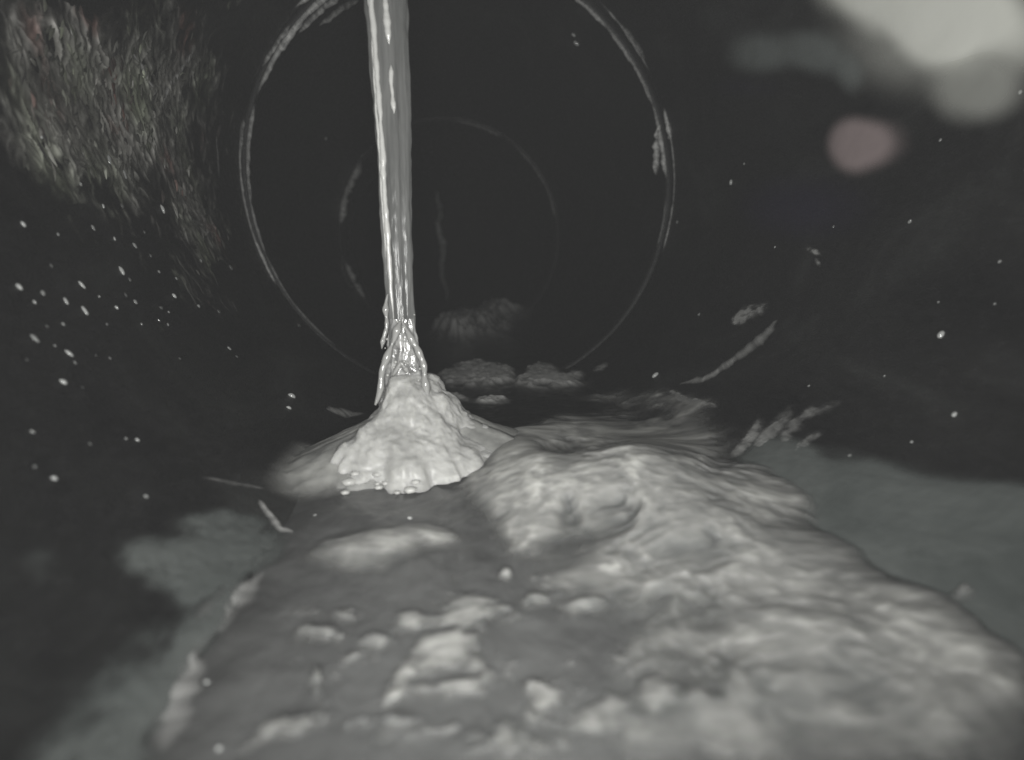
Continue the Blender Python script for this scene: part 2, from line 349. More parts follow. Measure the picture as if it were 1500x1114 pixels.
FOAM = [(-3.24,122.34,0.0933,-0.0140,-0.0055,-0.0404,0.90), (-12.04,101.38,0.1394,-0.0135,-0.0123,-0.0894,0.60), (11.39,138.52,0.0754,-0.0174,-0.0066,-0.0475,0.60), (46.49,82.65,0.0995,-0.0766,-0.0613,-0.0563,0.80), (44.34,66.48,0.1063,-0.0939,-0.0674,-0.0957,0.80), (43.71,55.74,0.1213,-0.1229,-0.0856,-0.1423,0.70), (43.63,47.81,0.1261,-0.1452,-0.0991,-0.1807,0.70), (50.27,94.18,0.1412,-0.1050,-0.0844,-0.0605,0.50), (-2.39,96.49,0.1053,-0.0206,-0.0063,-0.0464,0.80), (-9.74,94.14,0.1658,-0.0210,-0.0140,-0.1019,0.50), (42.46,40.59,0.1274,-0.1615,-0.0722,-0.1715,0.90), (31.21,41.98,0.0897,-0.0897,-0.0215,-0.1431,0.50), (43.01,50.95,0.1093,-0.1173,-0.0946,-0.1895,0.50), (39.76,134.37,0.0330,-0.0141,-0.0183,-0.0282,0.80), (18.10,131.00,0.0600,-0.0171,-0.0054,-0.0385,0.60), (40.10,106.30,0.0620,-0.0333,-0.0175,-0.0315,0.70), (8.19,91.70,0.0543,-0.0168,-0.0075,-0.0544,0.95), (25.68,96.18,0.0528,-0.0229,-0.0064,-0.0361,0.80), (-0.25,112.08,0.1100,-0.0207,-0.0047,-0.0347,0.70), (31.43,74.39,0.0601,-0.0368,-0.0120,-0.0500,0.80), (17.56,67.64,0.0553,-0.0288,-0.0117,-0.0826,0.70),
        (35.22,59.55,0.0768,-0.0614,-0.0192,-0.0735,0.70), (10.32,50.34,0.0653,-0.0369,-0.0126,-0.0915,0.50), (29.28,46.50,0.0642,-0.0571,-0.0177,-0.1061,0.90), (39.96,43.75,0.1122,-0.1274,-0.0379,-0.1190,0.80), (33.29,36.32,0.0849,-0.0985,-0.0267,-0.1483,1.00), (15.74,38.85,0.0620,-0.0502,-0.0213,-0.1522,0.65), (-0.92,40.34,0.0917,-0.0418,-0.0287,-0.2109,0.55),
        (46.15,53.79,0.0994,-0.1104,-0.2059,-0.2695,0.50), (52.45,51.52,0.2965,-0.3772,-0.3599,-0.3861,0.45), (4.09,63.98,0.0799,-0.0300,-0.0157,-0.1153,0.50), (-5.06,79.48,0.1258,-0.0255,-0.0139,-0.1019,0.45), (-14.98,41.11,0.1548,-0.0239,-0.0617,-0.4444,0.35), (-27.34,42.86,0.2173,0.0211,-0.0781,-0.5337,0.30),
        (-34.47,77.99,0.1109,0.0151,-0.0103,-0.1651,1.30), (-25.24,82.29,0.1036,0.0033,-0.0298,-0.2057,1.00), (-38.84,59.74,0.6453,0.1490,-0.1035,-0.6539,0.62), (-35.87,58.65,0.4216,0.0822,-0.1238,-0.8003,0.70), (-29.90,56.52,0.2715,0.0312,-0.0950,-0.6396,0.78), (-25.40,59.02,0.3206,0.0144,-0.0436,-0.3011,0.70), (-35.40,50.88,1.1967,0.2555,-0.0567,-0.3683,0.70), (-29.52,49.99,0.6797,0.0825,-0.0764,-0.5161,0.62),
        (-27.84,44.48,0.2115,0.0218,-0.1676,-1.1422,0.70), (-20.98,53.47,0.2351,-0.0055,-0.0355,-0.2505,0.59), (-15.98,60.44,0.1693,-0.0162,-0.0275,-0.1976,0.59), (-10.75,68.29,0.6306,-0.0985,-0.0838,-0.6107,1.08), (-7.64,61.52,0.3794,-0.0826,-0.0889,-0.6521,0.78), (0.19,59.25,0.3146,-0.1082,-0.0915,-0.6748,0.78), (-17.19,47.74,0.2090,-0.0199,-0.0979,-0.7004,0.46),
        (-6.21,51.43,0.1214,-0.0340,-0.0216,-0.1584,-0.55), (-15.22,68.37,0.1010,-0.0097,-0.0257,-0.1850,-0.25), (65.22,108.21,0.0766,-0.0643,-0.1831,-0.0755,0.15), (59.32,153.78,0.0585,-0.0326,-0.1550,-0.0567,0.40), (45.71,181.39,0.0506,-0.0191,-0.0639,-0.0478,0.35)]
BULGE = [(1.87,97.67,0.0775,-0.0181,-0.0061,-0.0448,2.60), (-1.14,112.20,0.0691,-0.0125,-0.0047,-0.0347,2.60), (16.07,131.29,0.0681,-0.0185,-0.0054,-0.0385,2.00), (27.91,95.85,0.0389,-0.0178,-0.0091,-0.0312,6.00), (31.70,86.77,0.0534,-0.0286,-0.0125,-0.0436,2.40), (14.68,92.46,0.0585,-0.0214,-0.0081,-0.0582,2.00), (29.70,65.90,0.0611,-0.0401,-0.0135,-0.0684,2.00), (13.73,56.38,0.0793,-0.0445,-0.0191,-0.1375,2.00), (27.70,47.89,0.0712,-0.0606,-0.0205,-0.1395,1.00), (10.44,43.04,0.0779,-0.0506,-0.0297,-0.2159,1.50)]
VEIL = [(-23.43,49.59,0.0616,0.0011,-0.0117,-0.0810,1.00), (-10.83,55.67,0.0705,-0.0131,-0.0117,-0.0845,0.90), (-30.54,58.47,0.0795,0.0096,-0.0143,-0.1284,0.90), (-16.24,42.43,0.0576,-0.0072,-0.0296,-0.2109,1.00), (-4.88,47.02,0.0972,-0.0318,-0.0170,-0.1245,0.70), (-36.72,47.89,0.1266,0.0312,-0.0091,-0.1597,0.60), (-15.38,66.64,0.0847,-0.0081,-0.0161,-0.1153,0.70), (-32.52,43.26,0.1148,0.0222,-0.0395,-0.2695,0.80)]
def build_foam():
    s0, s1 = -75, 150
    s = np.linspace(s0, s1, 560); y = 22 * (330 / 22) ** np.linspace(0, 1, 520)
    S, Y = np.meshgrid(s, y, indexing='ij')
    f = field(S, Y, FOAM)
    px = 800 / np.maximum(Y, 30)                                   # the foam is torn finer close to the lens-side eddies
    big = fbm(S * .05, Y * .045, 3.0, 2); fine = fbm(S * .22 + 2 * big, Y * .34, 8.0, 3); curl = fbm(S * .085 + 1.2 * big, Y * .13 + .25 * fine, 12.0, 3)
    veil = field(S, Y, VEIL).clip(0, 1)
    f2 = f + .30 * big + (.45 * np.clip(f, .0, .9) + .75 * veil) * curl + (.16 + .55 * veil) * fine + .35 * veil * fbm(S * .6 + big, Y * .9, 44., 3) - .05 + .26 * veil
    f2 = np.where((f > .02) | (veil > .05), f2, -1)
    cov = sstep(.05, .95, f2)
    lump = 1 - .75 * sstep(85, 120, Y)                              # whipped into lumps near the lens, smooth and milky beyond
    sg = R - (R - WATER_H) / np.cos((S / R).clip(-1.2, 1.2))
    base = .5 * (sg + np.sqrt(sg * sg + 14.0)) * sstep(.0, .5, cov) + level(S) * (1 - sstep(.0, .5, cov))   # the froth fills the corner between water and wall
    t = base + .2 + 1.2 * sstep(.2, 1.6, f) + .4 * sstep(0, .6, f2) + (cov * (1 - .6 * veil)) * (field(S, Y, BULGE) + lump * (.55 * curl + .22 * fine) + (.14 * curl + .06 * fine + .16 * lump * fbm(S * .34 + big, Y * .62, 27., 3)) + .9 * big)
    t = np.maximum(t, level(S) + .12 * cov)
    thick = np.clip((.22 + .33 * f2 + .55 * curl + .2 * fine * lump + .2 * big + .42 * lump * fbm(S * .34 + big, Y * .62, 27., 3)) * np.interp(Y, [40, 75, 110, 150], [.84, .82, 1.02, 1.3]), 0, 1)  # foam density, with far foam painted paler to offset the LED fall-off
    V = on_wall(S, Y, t).reshape(-1, 3); F = grid_faces(len(s), len(y))[:, ::-1]
    keep = (cov.reshape(-1)[F] > .01).any(1); F = F[keep]
    used = np.unique(F); remap = np.zeros(len(V), int); remap[used] = np.arange(len(used))
    o = mesh_obj('foam', V[used], remap[F], M['foam'], attrs={'cover': cov.reshape(-1)[used], 'thick': thick.reshape(-1)[used]})  # 'thick' also holds the paling of the far foam against the LED fall-off
    tag(o, 'milky pale foam churning over the water and up the right wall', 'foam', kind='stuff')
build_foam()

# pale patches of scum floating beyond the stream
for lab, bl, h, sd in [
    ('largest faint scum patch, highest of those right of the stream foot', [(34.89,596.15,0.0232,-0.0022,-0.0080,-0.0041,0.80), (70.25,611.92,0.0242,-0.0044,-0.0641,-0.0046,0.70), (-4.22,468.55,0.0368,-0.0014,-0.0014,-0.0099,0.80)], 18., 1.),
    ('grey scum patch just right of the splash, under the largest faint patch', [(2.97,255.18,0.0519,-0.0051,-0.0031,-0.0227,0.90), (-13.15,237.50,0.0949,-0.0036,-0.0062,-0.0449,0.60), (14.83,243.23,0.1129,-0.0166,-0.0043,-0.0310,0.60), (0.19,226.81,0.0367,-0.0036,-0.0050,-0.0361,0.30)], 2.6, 2.),
    ('bright ragged scum clump furthest right of the four behind the foam', [(37.70,250.21,0.1084,-0.0237,-0.0211,-0.0294,1.00), (41.43,223.45,0.1279,-0.0342,-0.0488,-0.0424,0.90), (26.36,219.81,0.1100,-0.0224,-0.0087,-0.0599,0.70), (50.33,234.22,0.2123,-0.0686,-0.1839,-0.0592,0.50), (33.30,222.15,0.0448,-0.0099,-0.0211,-0.0326,0.40)], 2.4, 3.),
    ('thin bright scum streak low behind the right flank of the froth mound', [(2.06,186.73,0.1013,-0.0130,-0.0191,-0.1406,1.00), (-13.38,193.68,0.1570,-0.0071,-0.0139,-0.1003,0.90)], 1.5, 4.)]:
    o = patch('scum_patch', bl, M['far_scum'], h, 1.1, .1 if h > 10 else .16, seed=sd, cover=.95 if h > 10 else .7, edge=(.05, 1.1)); tag(o, lab, 'scum patch', 'scum patches floating beyond the stream')
for lab, bl, sd in [
    ('small upright scum speck under the near joint ring, right of the arrow-shaped foam', [(59.86,222.37,0.2175,-0.0516,-0.1103,-0.1677,0.90)], 21.),
    ('short pale scum tongue at the top edge of the foam', [(62.96,141.38,0.1054,-0.0833,-0.4889,-0.0794,1.00), (62.63,152.11,0.0948,-0.1236,-0.6706,0.0478,0.90)], 22.),
]:
    o = patch('scum_patch', bl, M['patch'], .3, 1.1, .5, seed=sd, cover=.5, res=(60, 60), edge=(.1, 1.0)); tag(o, lab.replace('right of the arrow-shaped foam', 'right of the scum clump'), 'scum patch', 'scum patches floating beyond the stream')

# glare painted as pale and tinted smears high on the right wall
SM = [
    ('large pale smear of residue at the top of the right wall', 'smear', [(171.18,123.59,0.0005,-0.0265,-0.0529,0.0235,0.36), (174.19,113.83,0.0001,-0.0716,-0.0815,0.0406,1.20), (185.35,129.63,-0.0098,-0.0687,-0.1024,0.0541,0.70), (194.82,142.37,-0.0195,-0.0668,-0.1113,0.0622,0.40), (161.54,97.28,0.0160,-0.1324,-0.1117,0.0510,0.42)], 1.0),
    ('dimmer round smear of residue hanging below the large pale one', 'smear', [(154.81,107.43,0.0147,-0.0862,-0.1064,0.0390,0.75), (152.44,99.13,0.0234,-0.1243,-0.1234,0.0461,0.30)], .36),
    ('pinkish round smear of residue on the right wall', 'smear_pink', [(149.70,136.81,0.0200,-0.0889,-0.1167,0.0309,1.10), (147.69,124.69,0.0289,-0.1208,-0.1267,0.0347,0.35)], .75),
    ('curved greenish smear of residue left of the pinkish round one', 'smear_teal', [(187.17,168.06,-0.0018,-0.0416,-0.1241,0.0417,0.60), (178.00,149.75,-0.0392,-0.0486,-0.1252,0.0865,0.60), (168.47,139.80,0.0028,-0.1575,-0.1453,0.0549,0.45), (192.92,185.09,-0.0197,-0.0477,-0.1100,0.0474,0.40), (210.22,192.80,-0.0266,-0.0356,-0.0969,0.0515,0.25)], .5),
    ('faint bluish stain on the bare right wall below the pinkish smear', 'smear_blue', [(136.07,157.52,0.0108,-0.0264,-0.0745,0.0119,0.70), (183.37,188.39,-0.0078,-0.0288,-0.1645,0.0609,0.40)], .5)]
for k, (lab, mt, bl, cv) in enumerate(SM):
    o = patch('residue_smear', bl, M[mt], .5, .12, .04, seed=30. + k, cover=cv, res=(100, 100), edge=(.1, .75), lift=.2 + .15 * k); tag(o, lab, 'residue smear', 'smears on the upper right wall')  # painted glare smears and the bluish tint

# ------------------------------------------------------------------ ribbons: streaks, drips and water lines on the wall
def ribbon_geo(pts, h, seed, rag=.35, n=None, soft=False):
    P = np.array(pts, float)
    d = np.concatenate([[0], np.cumsum(np.hypot(np.diff(P[:, 0]), np.diff(P[:, 1])))])
    n = n or max(24, int(d[-1] / .5)); n = min(n, 220)
    q = np.linspace(0, d[-1], n)
    s, y, wd = (np.interp(q, d, P[:, k]) for k in range(3))
    k = max(3, n // 12) | 1; ker = np.ones(k) / k
    sm = lambda a: np.convolve(np.pad(a, k // 2, mode='edge'), ker, 'valid')
    s, y = sm(s), sm(y)
    ts, ty = np.gradient(s), np.gradient(y); L = np.hypot(ts, ty) + 1e-9; ns_, ny_ = -ty / L, ts / L
    u = np.linspace(-1, 1, 9)
    tap = np.minimum(1, 6 * np.minimum(np.arange(n), np.arange(n)[::-1]) / n) ** .6
    wv = wd * (1.25 if soft else .8) * tap * (1 + rag * 1.6 * noise(q * .35, seed, 0) + rag * noise(q * 1.1, seed, 4))
    wig = wd * .35 * noise(q * .25, seed + 9, 0)
    S = s[:, None] + ns_[:, None] * (u[None] * wv[:, None] + wig[:, None]); Y = y[:, None] + ny_[:, None] * (u[None] * wv[:, None] + wig[:, None])
    t = level(S) + .1 + h * (1 - u[None] ** 2) * tap[:, None] * (1 + .5 * noise(q * .3, seed, 2))[:, None]
    cov = (1 - np.abs(u[None]) ** 1.6) * tap[:, None] * np.clip(.75 + .9 * fbm(q * .5, seed, 6, 3), .05, 1.2)[:, None]
    return on_wall(S, Y, t).reshape(-1, 3), grid_faces(n, 9), cov.reshape(-1)
def ribbon(name, pts, mat, h=.5, seed=0., cover=1.0, parent=None, rag=.35, soft=False):
    V, F, c = ribbon_geo(pts, h, seed, rag, None, soft)
    return mesh_obj(name, V, F, mat, parent, attrs={'cover': np.clip(c * cover, 0, 1)})
RB = [
    ('water_line', 'pale curved waterline at the left edge of the grey water', 'water line', [(-47.17,75.99,0.62), (-48.91,68.81,2.06), (-50.02,62.49,1.87), (-50.11,57.98,1.11), (-48.67,53.20,1.61), (-47.65,48.54,1.76), (-46.68,44.23,1.49)], 'patch', .6, .55, None),
    ('wet_streak', 'long curved pale streak on the right wall beyond the foam', 'wet streak', [(66.84,158.95,1.38), (72.28,149.03,2.60), (82.44,144.50,3.16), (91.72,140.63,4.10), (98.30,140.36,2.45)], 'patch', .5, .55, None),
    ('wet_streak', 'faint level streak on the dark wall left of the froth mound', 'wet streak', [(-65.08,93.52,0.48), (-60.59,97.16,1.14), (-54.91,100.81,0.53)], 'patch', .4, .22, None),
    ('splash_streak', 'bright little splash reaching left from the froth mound', 'splash streak', [(-56.52,165.11,1.30), (-53.09,168.37,3.10), (-49.42,172.44,3.64), (-44.88,174.30,1.85)], 'patch', 1.0, .8, None),
    ('mineral_streak', 'left arm of the bright forked streak in the rough wall patch', 'mineral streak', [(-174.45,167.20,0.74), (-171.66,173.67,1.37), (-168.67,178.26,1.61), (-165.87,181.36,1.24)], 'scale', .7, .9, 'forked streak in the rough patch'),
    ('mineral_streak', 'right arm of the bright forked streak in the rough wall patch', 'mineral streak', [(-164.54,183.31,1.46), (-171.24,187.13,1.70), (-178.97,193.93,1.32), (-185.93,198.75,1.35), (-190.70,200.91,1.59)], 'scale', .7, .95, 'forked streak in the rough patch'),
    ('mineral_streak', 'faint line along the wall left of the near joint ring', 'mineral streak', [(-169.01,224.23,1.05), (-160.59,225.82,1.59), (-152.24,224.93,1.06)], 'scale', .4, .5, None),
    ('wet_streak', 'pale double glint on the far pipe wall left of the stream', 'wet streak', [(-140.43,497.82,3.11), (-124.52,461.73,5.22), (-111.99,460.09,4.66), (-106.00,478.92,2.43)], 'scale', .8, 1.0, None),  # glint drawn as a pale ribbon
    ('wet_streak', 'bright slanting glint on the far pipe wall left of the stream', 'wet streak', [(-241.11,486.81,2.97), (-226.19,481.30,5.28), (-207.59,499.90,5.51), (-188.57,492.52,3.63), (-176.70,478.61,2.36)], 'scale', 1.4, 1.3, None),  # glint drawn as a pale ribbon
]
for k, (nm, lab, cat, pts, mt, h, cv, grp) in enumerate(RB):
    tag(ribbon(nm, pts, M[mt], h * .45, 40. + k * 3, cv * .85, soft=nm in ('splash_streak', 'water_line'), rag=.1 if nm == 'splash_streak' else .22), lab, cat, grp)

for k, (nm, lab, cat, grp, cv, bl) in enumerate([
    ('splash_streak', 'leftmost brush-like splash streak above the right end of the foam', 'splash streak', 'splash streaks above the foam', .30, [(59.49,109.60,0.1673,-0.0349,0.1400,-0.4168,1.00), (55.36,107.65,0.3256,-0.0866,0.0853,-0.4558,0.60), (63.90,112.78,0.3762,-0.0384,0.3590,-0.6336,0.50)]),
    ('splash_streak', 'middle brush-like splash streak above the right end of the foam', 'splash streak', 'splash streaks above the foam', .27, [(65.21,106.92,0.1481,-0.0412,0.0716,-0.3555,1.00), (60.38,105.38,0.2731,-0.0845,0.0472,-0.4225,0.60)]),
    ('splash_streak', 'rightmost brush-like splash streak above the right end of the foam', 'splash streak', 'splash streaks above the foam', .24, [(68.65,102.87,0.1547,-0.0556,0.0202,-0.4055,1.00), (74.46,100.70,0.2079,-0.1428,-0.3098,-0.3656,0.70), (63.10,100.81,0.3104,-0.0891,0.1038,-0.5350,0.50)]),
    ('splash_streak', 'short splash streak at the far right of the foam on the wall', 'splash streak', 'splash streaks above the foam', .24, [(63.97,96.21,0.2502,-0.0854,0.0593,-0.5663,0.90), (67.39,95.67,0.4625,-0.2383,-0.1815,-0.6629,0.50)]),
    ('wet_streak', 'small fluffy pale streak above the long curved one on the right wall', 'wet streak', None, .5, [(98.60,157.51,0.1858,-0.0910,-0.1717,-0.1800,1.00), (100.51,151.07,0.2513,-0.0937,-0.0656,-0.2801,0.70), (95.78,157.89,0.2533,-0.2512,-0.4412,-0.0293,0.70)]),
    ('wet_streak', 'tiny streak on the right wall level with the far joint ring', 'wet streak', None, .5, [(120.34,141.16,0.0266,-0.2630,-0.9970,0.3106,1.00), (116.55,136.96,-0.3604,-0.1963,-1.0534,0.8218,0.60)])]):
    tag(patch(nm, bl, M['patch'], .3, 1.3, .45, seed=140. + 3 * k, cover=cv, res=(90, 90), edge=(.05, 1.2)), lab, cat, grp)

for pts, hh, cv, k in LIPS:
    ribbon('lime_scale', pts, M['scale'], hh, 90. + 4 * k, cv, jt, .08)  # pale ribbons for the scale and the painted joint glints

# the stream's glare reflection, modelled as a pale wavy tube at the bend
def tubes(paths, nq=8):
    Vs, Fs, n0 = [], [], 0
    for pts, rad in paths:
        P = np.array(pts, float); r = np.array(rad, float); n = len(P)
        T = np.gradient(P, axis=0); T /= np.linalg.norm(T, axis=1)[:, None] + 1e-9
        up = np.array([0.2, 1.0, 0.1]); A = np.cross(T, up); A /= np.linalg.norm(A, axis=1)[:, None] + 1e-9; B = np.cross(T, A)
        q = np.linspace(0, 2 * np.pi, nq, endpoint=False)
        V = P[:, None] + r[:, None, None] * (np.cos(q)[None, :, None] * A[:, None] + np.sin(q)[None, :, None] * B[:, None])
        i, j = np.meshgrid(np.arange(n - 1), np.arange(nq), indexing='ij'); j2 = (j + 1) % nq
        Fs.append(np.stack([i * nq + j, i * nq + j2, (i + 1) * nq + j2, (i + 1) * nq + j], -1).reshape(-1, 4) + n0)
        Vs.append(V.reshape(-1, 3)); n0 += n * nq
    return np.concatenate(Vs), np.concatenate(Fs)
def path(pts, n=80, wig=0., seed=0., freq=.1):
    P = np.array(pts, float); d = np.concatenate([[0], np.cumsum(np.linalg.norm(np.diff(P[:, :3], axis=0), axis=1))]); q = np.linspace(0, d[-1], n)
    X = np.stack([np.interp(q, d, P[:, k]) for k in range(P.shape[1])], -1)
    X[:, 0] += wig * noise(q * freq, seed, 0); X[:, 2] += .3 * wig * noise(q * freq, seed + 5, 0)
    return X
tr = path([(-9.18,744.61,83.61,2.81), (-4.56,766.95,69.15,8.73), (-9.63,794.89,49.07,8.08), (-0.16,801.02,20.34,11.29), (-5.87,808.78,-9.40,9.38), (-0.58,795.02,-35.16,6.19), (1.05,766.16,-65.07,3.01)], 90, 6, 2., .03)
V, F = tubes([(tr[:, :3], tr[:, 3] * .5 * (1 + .5 * noise(np.arange(90) * .2, 1., 0)))])
tag(mesh_obj('water_trickle', V, F, M['drop']), 'faint wavy trickle running down the far wall right of the stream', 'water trickle')

# ------------------------------------------------------------------ the falling stream
FX, FY = -26.6, 129.2
FOOT_Z = -R + WATER_H
js = thing('water_stream', (FX, FY, FOOT_Z), 'clear ropy stream of water falling from above onto the white froth mound', 'water stream')
def lean(z): return -.012 * (np.asarray(z) + 60) * .8 + .35 * noise(np.asarray(z) * .018, 2., 0) + .10 * noise(np.asarray(z) * .08, 4., 0)
def build_jet():
    nu, nv = 72, 300
    ph = np.linspace(0, 2 * np.pi, nu, endpoint=False); z = np.linspace(-66, 99.4, nv)
    half = np.interp(z, [-66, -57, -48, -20, 20, 60, 100], [3.3, 2.9, 3.0, 3.45, 4.1, 4.9, 5.9]) * (1 + .05 * noise(z * .07, 3., 0) + .03 * noise(z * .25, 6., 0))
    PH, Z = np.meshgrid(ph, z, indexing='ij'); H = np.broadcast_to(half, PH.shape)
    dr = (.12 * np.cos(2 * PH + Z * .01) + .06 * np.cos(4 * PH + Z * .02 + .7) + .05 * noise(np.cos(PH) * 4, np.sin(PH) * 4, Z * .35)
          + .16 * noise(np.cos(PH) * 2.4, np.sin(PH) * 2.4, Z * .025) + .05 * noise(np.cos(PH) * 7, np.sin(PH) * 7, Z * .12))
    rr = H * (.95 + dr)
    V = np.stack([FX + lean(Z) + rr * np.cos(PH), FY + .62 * rr * np.sin(PH), Z], -1).reshape(-1, 3)
    mesh_obj('jet', V, grid_faces(nu, nv, True), M['jet'], js)
    def front(u, z):                                                # a point on the near face of the jet
        h = np.interp(z, z_tab, half); x = FX + lean(z) + u * h
        return np.stack([x, FY - .62 * h * np.sqrt(np.maximum(1 - u ** 2, 0.05)) - .25, z], -1)
    z_tab = z
    for k, (u0, u1, za, zb, r0) in enumerate([(-.55, -.62, 99, 40, .42), (-.78, -.62, 45, -56, .60), (.10, .02, 99, 18, .30), (.02, .1, 22, 6, .62), (.10, .15, 2, -8, .55), (.74, .80, 99, 30, .34), (-.2, -.45, 50, 34, .3), (-.95, -.93, 99, 40, .26), (-.9, -.88, 30, -40, .3)]):  # highlight lines on the jet face, added as thin pale tubes
        zz = np.linspace(za, zb, 110); q = np.linspace(0, 1, 110)
        u = np.interp(q, [0, 1], [u0, u1]) + .13 * noise(zz * .05, k * 3., 0) + .09 * noise(zz * .22, k * 3., 2)
        rad = r0 * np.minimum(1, 8 * np.minimum(q, 1 - q) + .05) * (1 + .7 * noise(zz * .14, k * 5., 1) + .35 * noise(zz * .6, k * 5., 3)).clip(.2, 2)
        V, F = tubes([(front(u.clip(-.97, .97), zz), rad)]); mesh_obj('strand', V, F, M['strand'], js)
    # the foot of the stream: a small crown of films that opens like a tent over the froth
    pin = np.array([FX, FY - 3.0, -51.0])
    nu, nv = 90, 40
    a = np.linspace(0, 2 * np.pi, nu, endpoint=False); q = np.linspace(0, 1, nv)
    A, Q = np.meshgrid(a, q, indexing='ij')
    zq = -54 - 19 * Q; hw = np.interp(Q, [0, .2, .5, .75, 1], [2.8, 3.3, 4.0, 4.9, 7.0]) * (1 + .16 * noise(np.cos(A) * 2, np.sin(A) * 2, Q * 3) + .14 * noise(np.cos(A) * 4, np.sin(A) * 4, Q * 7) + .07 * noise(np.cos(A) * 9, np.sin(A) * 9, Q * 14))
    V = np.stack([FX + hw * np.cos(A), FY + .8 * hw * np.sin(A), zq + 0 * A], -1).reshape(-1, 3)
    mesh_obj('splash_crown', V, grid_faces(nu, nv, True), M['sheet_wet'], js)
    for k, pts in enumerate([
        [(-.2, -3.6, -54.5), (-1.5, -4.4, -57), (-2.9, -5.0, -61), (-4.0, -5.6, -65), (-5.2, -6.2, -70), (-6.8, -7, -74)],
        [(.2, -3.6, -54.5), (1.8, -4.4, -57), (3.6, -5.0, -60.5), (4.6, -5.6, -64), (5.0, -6.2, -68), (6.2, -7, -73)],
        [(-2.9, -2.6, -48), (-3.6, -3, -52), (-3.5, -3.6, -56), (-4.2, -4.2, -61)],
        [(-2.2, -6.2, -67), (-.6, -6.4, -64), (1.4, -6.4, -66.5)]]):
        X = path([(FX + p[0], FY + p[1], p[2]) for p in pts], 50, .7, k * 2., .12)
        rad = (.78 if k < 2 else .5) * (1 + .9 * noise(np.arange(50) * .11, k * 7., 0)).clip(.3, 2) * np.minimum(1, .3 + 6 * np.minimum(np.linspace(0, 1, 50), np.linspace(1, 0, 50)))
        V, F = tubes([(X, rad)]); mesh_obj('strand', V, F, M['crown_strand'], js)
    Vb, Fb = [], []
    for k in range(24):
        q = random.random(); a = random.uniform(math.pi, 2 * math.pi); h = np.interp(q, [0, .5, 1], [3.3, 4.5, 7.6])
        ico(Vb, Fb, (FX + h * math.cos(a), FY + .85 * h * math.sin(a) - .2, -52 - 21 * q), random.uniform(.18, .45))
    o = mesh_obj('bubble', Vb, np.array(Fb), M['clump'], js); o['kind'] = 'stuff'
import bmesh
_bm = bmesh.new(); bmesh.ops.create_icosphere(_bm, subdivisions=1, radius=1.0)
_IV = np.array([v.co[:] for v in _bm.verts]); _IF = np.array([[v.index for v in f.verts] for f in _bm.faces]); _bm.free()
def ico(Vs, Fs, c, r, sq=(1, 1, 1)):
    n = len(Vs); rot = rng.normal(size=3) * .12
    for v in _IV * (1 + .0 * rot): Vs.append(tuple(np.array(c) + v * r * np.array(sq)))
    for f in _IF: Fs.append([int(i) + n for i in f])
build_jet()

# ------------------------------------------------------------------ the froth mound under it
fm = thing('froth_mound', (FX, FY, FOOT_Z), 'bright white heap of froth where the stream strikes the water', 'froth mound')
def flank(nu):
    # the thinner grey sheet that slides off the heap, up the left wall and over to the foam on the right
    nv = 90
    a = np.linspace(0, 2 * np.pi, nu, endpoint=False); q = np.linspace(0, 1, nv)
    A, Q = np.meshgrid(a, q, indexing='ij'); ang = np.degrees(a)
    ro = np.interp(ang, [0, 30, 70, 110, 150, 180, 205, 225, 250, 290, 320, 340, 360], [42, 34, 18, 14, 17, 30, 42, 46, 26, 20, 32, 40, 42])
    ro = np.convolve(np.pad(ro, 12, mode='wrap'), np.ones(25) / 25, 'valid') * (1 + .12 * fbm(np.cos(a) * 5, np.sin(a) * 5, 9., 4))
    rad = Q * ro[:, None]; x = FX + rad * np.cos(A); yv = FY + rad * np.sin(A)
    side = np.interp(ang, [0, 60, 120, 180, 240, 300, 360], [1.05, .9, .8, .85, .7, .8, 1.05])[:, None]
    h = side * 16.5 * np.clip(1 - rad / np.maximum(ro[:, None], 1), 0, 1) ** 1.15 + .7 * fbm(x * .14, yv * .14, 4., 3)
    xr = np.clip(x, -R + 2, R - 2); wz = -np.sqrt(R * R - xr * xr)
    z = np.maximum(FOOT_Z + h, wz + .35 + .5 * np.clip(h / 6, 0, 1))
    cov = (1 - sstep(.72, 1.0, Q)) * (.85 + .3 * fbm(x * .2, yv * .2, 2., 3))
    cov = cov * (1 - sstep(1.0, 5.0, wz - FOOT_Z))
    V = np.stack([xr, yv, z], -1).reshape(-1, 3)
    mesh_obj('splash_sheet', V, grid_faces(nu, nv, True), M['sheet'], fm, attrs={'cover': cov.reshape(-1).clip(0, 1)})
